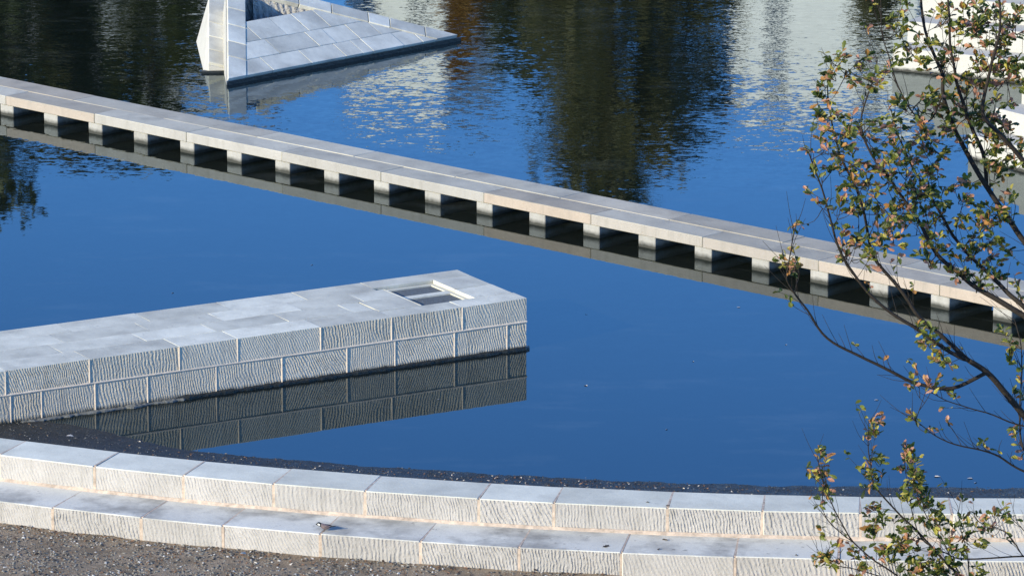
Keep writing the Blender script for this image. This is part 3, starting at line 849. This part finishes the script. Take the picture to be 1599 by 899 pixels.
oak = empty('oak_tree', OAK_TRUNK[0][2][0])
tag(oak, 'tall oak with dark boughs and thin green and russet autumn leaves', 'tree')
grow(oak, oak.matrix_basis.inverted(), OAK_TRUNK, OAK_LIMBS, OAK_TUFTS, 11, lambda p: p.x < 6.65 and p.z > 3.0 and p.z < 9.1, .0055, .25)
sap = empty('young_oak', SAPLING_LIMBS[0][2][0])
tag(sap, 'small young oak, only its leafy top showing before the wall', 'tree')
grow(sap, sap.matrix_basis.inverted(), SAPLING_LIMBS[:1], SAPLING_LIMBS[1:], SAPLING_TUFTS, 23, lambda p: p.x < 6.75 and p.z > 1.2, .0045, .3, 1.45)

# ------------------------------------------------------------------ pebbles, litter
ICO_V, ICO_F = [], []
bm = bmesh.new(); bmesh.ops.create_icosphere(bm, subdivisions=1, radius=1)
ICO_V = [v.co.copy() for v in bm.verts]; ICO_F = [tuple(v.index for v in f.verts) for f in bm.faces]; bm.free()
def scatter(name, label, cat, spots, mats, rnd, lo, hi, power=2.5):
    vs, fs, ms = [], [], []
    for (x, y, z) in spots:
        s = lo + (hi - lo) * rnd.random() ** power
        m = Matrix.Rotation(rnd.uniform(0, 6.3), 3, 'Z') @ Matrix.Rotation(rnd.uniform(-.5, .5), 3, 'X') @ Matrix.Diagonal((s * rnd.uniform(.8, 1.5), s * rnd.uniform(.7, 1.1), s * rnd.uniform(.45, .8)))
        b = len(vs); k = rnd.uniform(.85, 1.15); mi = rnd.choices(range(len(mats)), [w for _, w in mats])[0]
        c = Vector((x, y, z + s * .2))
        vs += [c + m @ (v * (1 + .2 * noise.noise(v * 1.7 + c))) for v in ICO_V]
        fs += [tuple(b + i for i in f) for f in ICO_F]; ms += [mi] * len(ICO_F)
    return tag(link(name, mesh_from(name, vs, fs, ms), [M[m] for m, _ in mats]), label, cat, kind='stuff')
rg = random.Random(77)
sp = []
while len(sp) < 11000:
    x = rg.uniform(-8.2, 2.6); d = rg.uniform(0, 3.4) ** 1.0; y = wall_y(x, R_LF) - .02 - d
    if y < 63.4: continue
    if noise.noise((x * 1.1, y * 1.6, 1)) + rg.uniform(-.6, .6) < -.12: continue
    sp.append((x, y, ground_z(x, y)))
scatter('loose_gravel', 'loose grey, brown and white pebbles scattered on the ground', 'gravel', sp, [('peb_grey', 6), ('peb_dark', 3), ('peb_pale', .7), ('peb_brown', 1.6)], rg, .005, .024, 2.6)
sp = []
while len(sp) < 9000:
    x = rg.uniform(-8.6, 8.2); bw = beach_width(x); d = bw - rg.triangular(-.25, 2.6 if x < -4.5 else 1.3, .3)
    y = wall_y(x, 34.9) + d
    if y > 77.3 + (x - .25) * .577: continue
    z = ground_z(x, y)
    if z < -.015: continue
    sp.append((x, y, z))
scatter('shore_gravel', 'wet dark pebbles along the edge of the pond', 'gravel', sp, [('wetpeb', 12), ('peb_dark', 4), ('peb_grey', 1.2), ('peb_pale', .12), ('peb_brown', .5)], rg, .006, .020, 2)

# litter of dead leaves and pale flakes on the shore: a heap nobody could count
vs, fs, ms = [], [], []
for i in range(300):
    x = rg.gauss(.9, 1.1) if rg.random() < .6 else rg.uniform(-6.5, 8)
    y = wall_y(x, 34.9) + beach_width(x) - abs(rg.gauss(.25, .28)); z = ground_z(x, y) + .02
    s = rg.uniform(.02, .06); mw = frame((x, y, z), (rg.uniform(-1, 1), rg.uniform(-1, 1), rg.uniform(-.3, .3)), (rg.uniform(-.5, .5), rg.uniform(-.7, .2), 1)) @ Matrix.Diagonal((s, s, s, 1))
    b = len(vs); v0, f0 = LSHAPE[i % 3]; vs += [mw @ Vector(v) for v in v0]; fs += [tuple(b + q for q in f) for f in f0]
    ms += [rg.choice((0, 1, 1, 2))] * len(f0)
yv, yf, ym = [], [], []
for i in range(330):
    x = rg.uniform(-8, 2.4); d = abs(rg.gauss(0, .35)) if rg.random() < .6 else rg.uniform(0, 2.6)
    y = wall_y(x, R_LF) - .03 - d; s = rg.uniform(.02, .075)
    mw = frame((x, y, ground_z(x, y) + .018), (rg.uniform(-1, 1), rg.uniform(-1, 1), rg.uniform(-.3, .3)), (rg.uniform(-.5, .5), rg.uniform(-.7, .2), 1)) @ Matrix.Diagonal((s, s, s, 1))
    b = len(yv); v0, f0 = LSHAPE[i % 3]; yv += [mw @ Vector(v) for v in v0]; yf += [tuple(b + q for q in f) for f in f0]
    ym += [rg.choice((0, 1, 1, 1, 2, 2))] * len(f0)
M['flake'] = plain('pale_flake', (.55, .50, .44), .8, 20, .2, 0)
M['deadleaf'] = plain('dead_leaf', (.20, .11, .065), .8, 20, .4, 0)
M['darkleaf'] = plain('dark_dead_leaf', (.045, .03, .025), .8, 20, .4, 0)
tag(link('leaf_litter', mesh_from('leaf_litter', vs, fs, ms), [M['flake'], M['deadleaf'], M['darkleaf']]), 'brown and pale leaf litter washed up on the wet gravel', 'leaf litter', kind='stuff')

tag(link('ground_litter', mesh_from('ground_litter', yv, yf, ym), [M['flake'], M['deadleaf'], M['darkleaf']]), 'brown dead leaves strewn on the gravel below the lower step', 'leaf litter', kind='stuff')

def single_leaf(name, loc, size, mat, label, cat, group=None, shape=1, rz=0.0, tilt=.2):
    me = mesh_from(name, [tuple(c * size for c in v) for v in LSHAPE[shape][0]], LSHAPE[shape][1])
    o = link(name, me, [mat]); o.location = loc; o.rotation_euler = (tilt, 0, rz)
    return tag(o, label, cat, group)
step_leaf = [((1.26, 64.36), .15, .3, 'larger curled dark dead leaf lying on the lower step'), ((2.2, 64.68), .12, 2.2, 'dark dead leaf lying at the back of the lower step'),
             ((2.08, 64.30), .07, 4.0, 'tiny dark dead leaf near the edge of the lower step'), ((3.95, 63.95), .08, 1.0, 'small dark dead leaf on the lower step before the young oak')]
for i, ((x, y), s, rz, lb) in enumerate(step_leaf):
    single_leaf('fallen_leaf', (x, y, Z_L + .012), s, M['darkleaf'], lb, 'leaf', None, 1, rz, .4)
single_leaf('fallen_leaf', (1.36, 64.40, Z_L + .015), .10, M['darkleaf'], 'smaller dark dead leaf beside the curled one on the lower step', 'leaf', None, 2, 1.4, .3)
single_leaf('fallen_leaf', (2.25, 65.08, Z_U + .012), .08, M['darkleaf'], 'small dark dead leaf on the front edge of the upper tier', 'leaf', None, 0, 2.6, .4)
single_leaf('fallen_leaf', (1.9, 65.25, Z_U + .012), .06, M['darkleaf'], 'tiny dark speck of leaf on the upper tier top', 'leaf', None, 0, .6, .3)
for (x, y, s, rz) in ((5.79, 73.97, .09, .4), (1.22, 74.84, .10, 2.0), (6.86, 69.45, .11, .2), (6.48, 69.55, .12, 2.9), (-5.94, 81.11, .07, 1.2), (3.87, 80.1, .07, .1), (6.95, 69.2, .08, 1.1), (3.0, 76.4, .05, 1.9), (-1.2, 74.0, .05, .5), (2.4, 72.2, .06, 1.0), (4.6, 77.5, .05, 2.2), (-3.6, 83.2, .06, .9), (1.3, 79.6, .05, 2.6)):
    single_leaf('floating_leaf', (x, y, .006), s, M['flake'], 'small pale leaf floating on the calm water', 'leaf', 'pale leaves floating on the pond', 0, rz, 0)
for (x, y, s, rz, mt, lb) in ((-3.85, 64.95, .11, .5, M['flake'], 'white scrap among dark leaves on the gravel'), (-3.98, 65.04, .12, 2.0, M['darkleaf'], 'dark dead leaf left of the white scrap on gravel'), (-3.70, 65.02, .12, 1.1, M['darkleaf'], 'dark dead leaf right of the white scrap on gravel')):
    single_leaf('fallen_leaf', (x, y, ground_z(x, y) + .05), s, mt, lb, 'leaf', None, 1, rz, .5)
single_leaf('twig_scrap', (-6.92, 71.57, .08), .12, M['flake'], 'pale bark scrap on the dark gravel by the jetty', 'scrap', None, 0, .3, .2)

# ------------------------------------------------------------------ bird on the lower step
M['bird_black'] = plain('bird_black', (.010, .010, .012), .6, 60, .2, 0)
M['bird_white'] = plain('bird_white', (.75, .75, .74), .7, 60, .1, 0)
M['bird_body'] = plain('bird_grey', (.17, .13, .135), .8, 60, .25, 0)
bird = empty('bird', (-2.66, 65.16, Z_L + .003)); bird.rotation_euler = (0, 0, R(172))
tag(bird, 'small grey bird with black head and white cheek on the lower step', 'bird')
# lofted body along +X (beak ahead): x, centre z, half height, half width, material
prof = [(.128, .098, .002, .002, 0), (.118, .099, .007, .006, 0), (.108, .101, .017, .015, 0), (.095, .104, .026, .024, 0), (.078, .103, .029, .027, 0), (.062, .096, .028, .027, 0),
        (.045, .085, .033, .033, 2), (.02, .073, .040, .041, 2), (-.01, .066, .041, .042, 2), (-.04, .064, .034, .035, 2), (-.065, .066, .022, .024, 2), (-.085, .070, .010, .016, 0), (-.12, .076, .006, .015, 0), (-.155, .082, .004, .017, 0), (-.16, .083, .002, .015, 0)]
vs, fs, ms = [], [], []
K = 14
for (x, z, h, w, m) in prof:
    for k in range(K):
        a = 2 * math.pi * k / K; vs.append((x, w * math.cos(a), z + h * math.sin(a)))
for i in range(len(prof) - 1):
    for k in range(K):
        k2 = (k + 1) % K; fs.append((i * K + k, i * K + k2, (i + 1) * K + k2, (i + 1) * K + k))
        cheek = 3 <= i <= 4 and k in (0, 13, 6, 7)
        ms.append(1 if cheek else prof[i][4])
fs += [tuple(range(K)), tuple((len(prof) - 1) * K + k for k in range(K))[::-1]]; ms += [0, 0]
link('body', mesh_from('body', vs, fs, ms, True), [M['bird_black'], M['bird_white'], M['bird_body']], bird)
for s in (-1, 1):
    w = [(.035, s * .034, .092), (.0, s * .046, .092), (-.05, s * .037, .088), (-.105, s * .012, .086), (-.06, s * .034, .070), (.0, s * .045, .066), (.03, s * .036, .074)]
    me = prism_mesh('wing', w, (0, s * .006, .002)); link('wing', me, [M['bird_body'] if s > 0 else M['bird_black']], bird)
    vs, fs = [], []; tube(vs, fs, [Vector((.0, s * .014, .04)), Vector((-.006, s * .015, .018)), Vector((.004, s * .015, .002))], .004, .003, 5)
    tube(vs, fs, [Vector((-.01, s * .015, .003)), Vector((.028, s * .018, .003))], .003, .002, 5)
    link('leg', mesh_from('leg', vs, fs), [M['bird_black']], bird)

# ------------------------------------------------------------------ far bank, seen mirrored in the pond
def far_tree(name, label, x, y, h, rx, mat, seed, base=.3):
    rnd = random.Random(seed); o = empty(name, (x, y, .55)); tag(o, label, 'tree')
    vs, fs = [], []
    tube(vs, fs, smooth_path([(0, 0, -.2), (.1, 0, h * .3), (-.1, .2, h * .6), (0, 0, h * .88)], 3), h * .020, h * .005, 7)
    for i in range(9):
        z = h * rnd.uniform(base, .75); a = rnd.uniform(0, 6.28); rr = rx * rnd.uniform(.4, .8)
        tube(vs, fs, smooth_path([(0, 0, z), (rr * .5 * math.cos(a), rr * .5 * math.sin(a), z + h * .06), (rr * math.cos(a), rr * math.sin(a), z + h * .16)], 3), h * .008, h * .002, 5)
    link('trunk', mesh_from('trunk', vs, fs, smooth=True), [M['bark']], o)
    vs, fs = [], []
    clumps = []
    for i in range(44):
        t = rnd.random(); z = h * (base + (1 - base) * t); w = rx * (1.0 - .62 * max(0, t - .45) / .55) * (.55 + .45 * min(1, t / .25))
        a = rnd.uniform(0, 6.28); r_ = w * math.sqrt(rnd.random()) * .85
        clumps.append((r_ * math.cos(a), r_ * math.sin(a), z, rx * rnd.uniform(.18, .36)))
    for (cx, cy, cz, cr) in clumps:
        for j in range(115):
            q = Vector((rnd.gauss(0, .5), rnd.gauss(0, .5), rnd.gauss(0, .45))) * cr
            p = Vector((cx, cy, min(cz + q.z, h))) + Vector((q.x, q.y, 0)); s = rnd.uniform(.18, .36)
            m = frame(p, (rnd.uniform(-1, 1), rnd.uniform(-1, 1), rnd.uniform(-1, 1)), (rnd.uniform(-1, 1), rnd.uniform(-1, 1), rnd.uniform(.1, 1)))
            b = len(vs); vs += [m @ Vector(c) for c in ((-s, 0, 0), (0, -s * .6, 0), (s, 0, 0), (0, s * .6, 0))]; fs.append((b, b + 1, b + 2, b + 3))
    link('crown', mesh_from('crown', vs, fs), [M[mat]], o)['kind'] = 'stuff'
far = [(-19.3, 168, 18.6, 3.4, 'far_leaf', 'tall dark tree at the end of the bank before the grey block'), (-15.9, 174, 17.2, 2.7, 'far_leaf_olive', 'olive tree between two dark trees before the grey block'),
       (-12.9, 170, 16.4, 2.5, 'far_leaf', 'narrow dark tree before the gap beside the grey block'), (-1.7, 172, 13.2, 1.2, 'far_leaf_orange', 'small orange autumn tree beside the narrow white block'),
       (0.8, 176, 15.2, 2.8, 'far_leaf', 'dark tree next to the small orange tree'), (3.7, 169, 17.8, 4.2, 'far_leaf_olive', 'tallest olive tree in the middle of the bank'),
       (6.4, 173, 16.0, 2.8, 'far_leaf', 'dark tree beside the tall white block'), (12.6, 166, 11.2, 1.3, 'far_leaf_olive', 'small olive tree before the tall white block'), (-24.5, 172, 16.5, 3.2, 'far_leaf_olive', 'broad olive tree at the far end of the bank'),
       (-17.6, 178, 17.6, 2.4, 'far_leaf', 'dark tree half hidden behind the tall dark tree and the olive one'), (4.8, 178, 17.0, 3.2, 'far_leaf', 'dark tree half hidden behind the tallest olive tree')]
for i, (x, y, h, rx, m, lb) in enumerate(far): far_tree('bank_tree', lb, x, y, h, rx, m, 100 + i)

def block_of_flats(label, x0, x1, y, h, mat, depth=12, turn=0):
    o = empty('apartment_block', ((x0 + x1) / 2, y, .6)); tag(o, label, 'building'); w = (x1 - x0) / 2; o.rotation_euler = (0, 0, R(turn))
    link('wall', boxes_mesh('wall', [(-w, w, 0, depth, -.3, h)]), [M[mat]], o)
    link('roof', boxes_mesh('roof', [(-w - .3, w + .3, -.3, depth + .3, h, h + .35)]), [M['roof']], o)
    n = max(2, int(w * 2 / 3.4)); wm = boxes_mesh('window', [(-.6, .6, -.03, .1, -.75, .75)]); wm.materials.append(M['glass'])
    sm = boxes_mesh('sill', [(-.7, .7, -.12, .0, -.85, -.76)]); sm.materials.append(M[mat])
    for f in range(int(h / 3.1)):
        for i in range(n):
            q = link('window', wm, None, o, Matrix.Translation((-w + (i + .5) * 2 * w / n, 0, 1.8 + f * 3.1)))
            link('sill', sm, None, q, I4)
block_of_flats('long grey apartment block behind the dark bank trees', -28, -10.5, 205, 21.2, 'grey_wall')
block_of_flats('narrow white apartment block behind the gap in the bank trees', -8.0, -2.4, 208, 21.6, 'white_wall', 4, -38)
block_of_flats('tall white apartment block behind the small olive tree', 8.6, 18.6, 206, 22.0, 'white_wall', 6, -38)
block_of_flats('low grey apartment block behind the tallest olive tree', -1.5, 7.6, 215, 19.0, 'grey_wall')
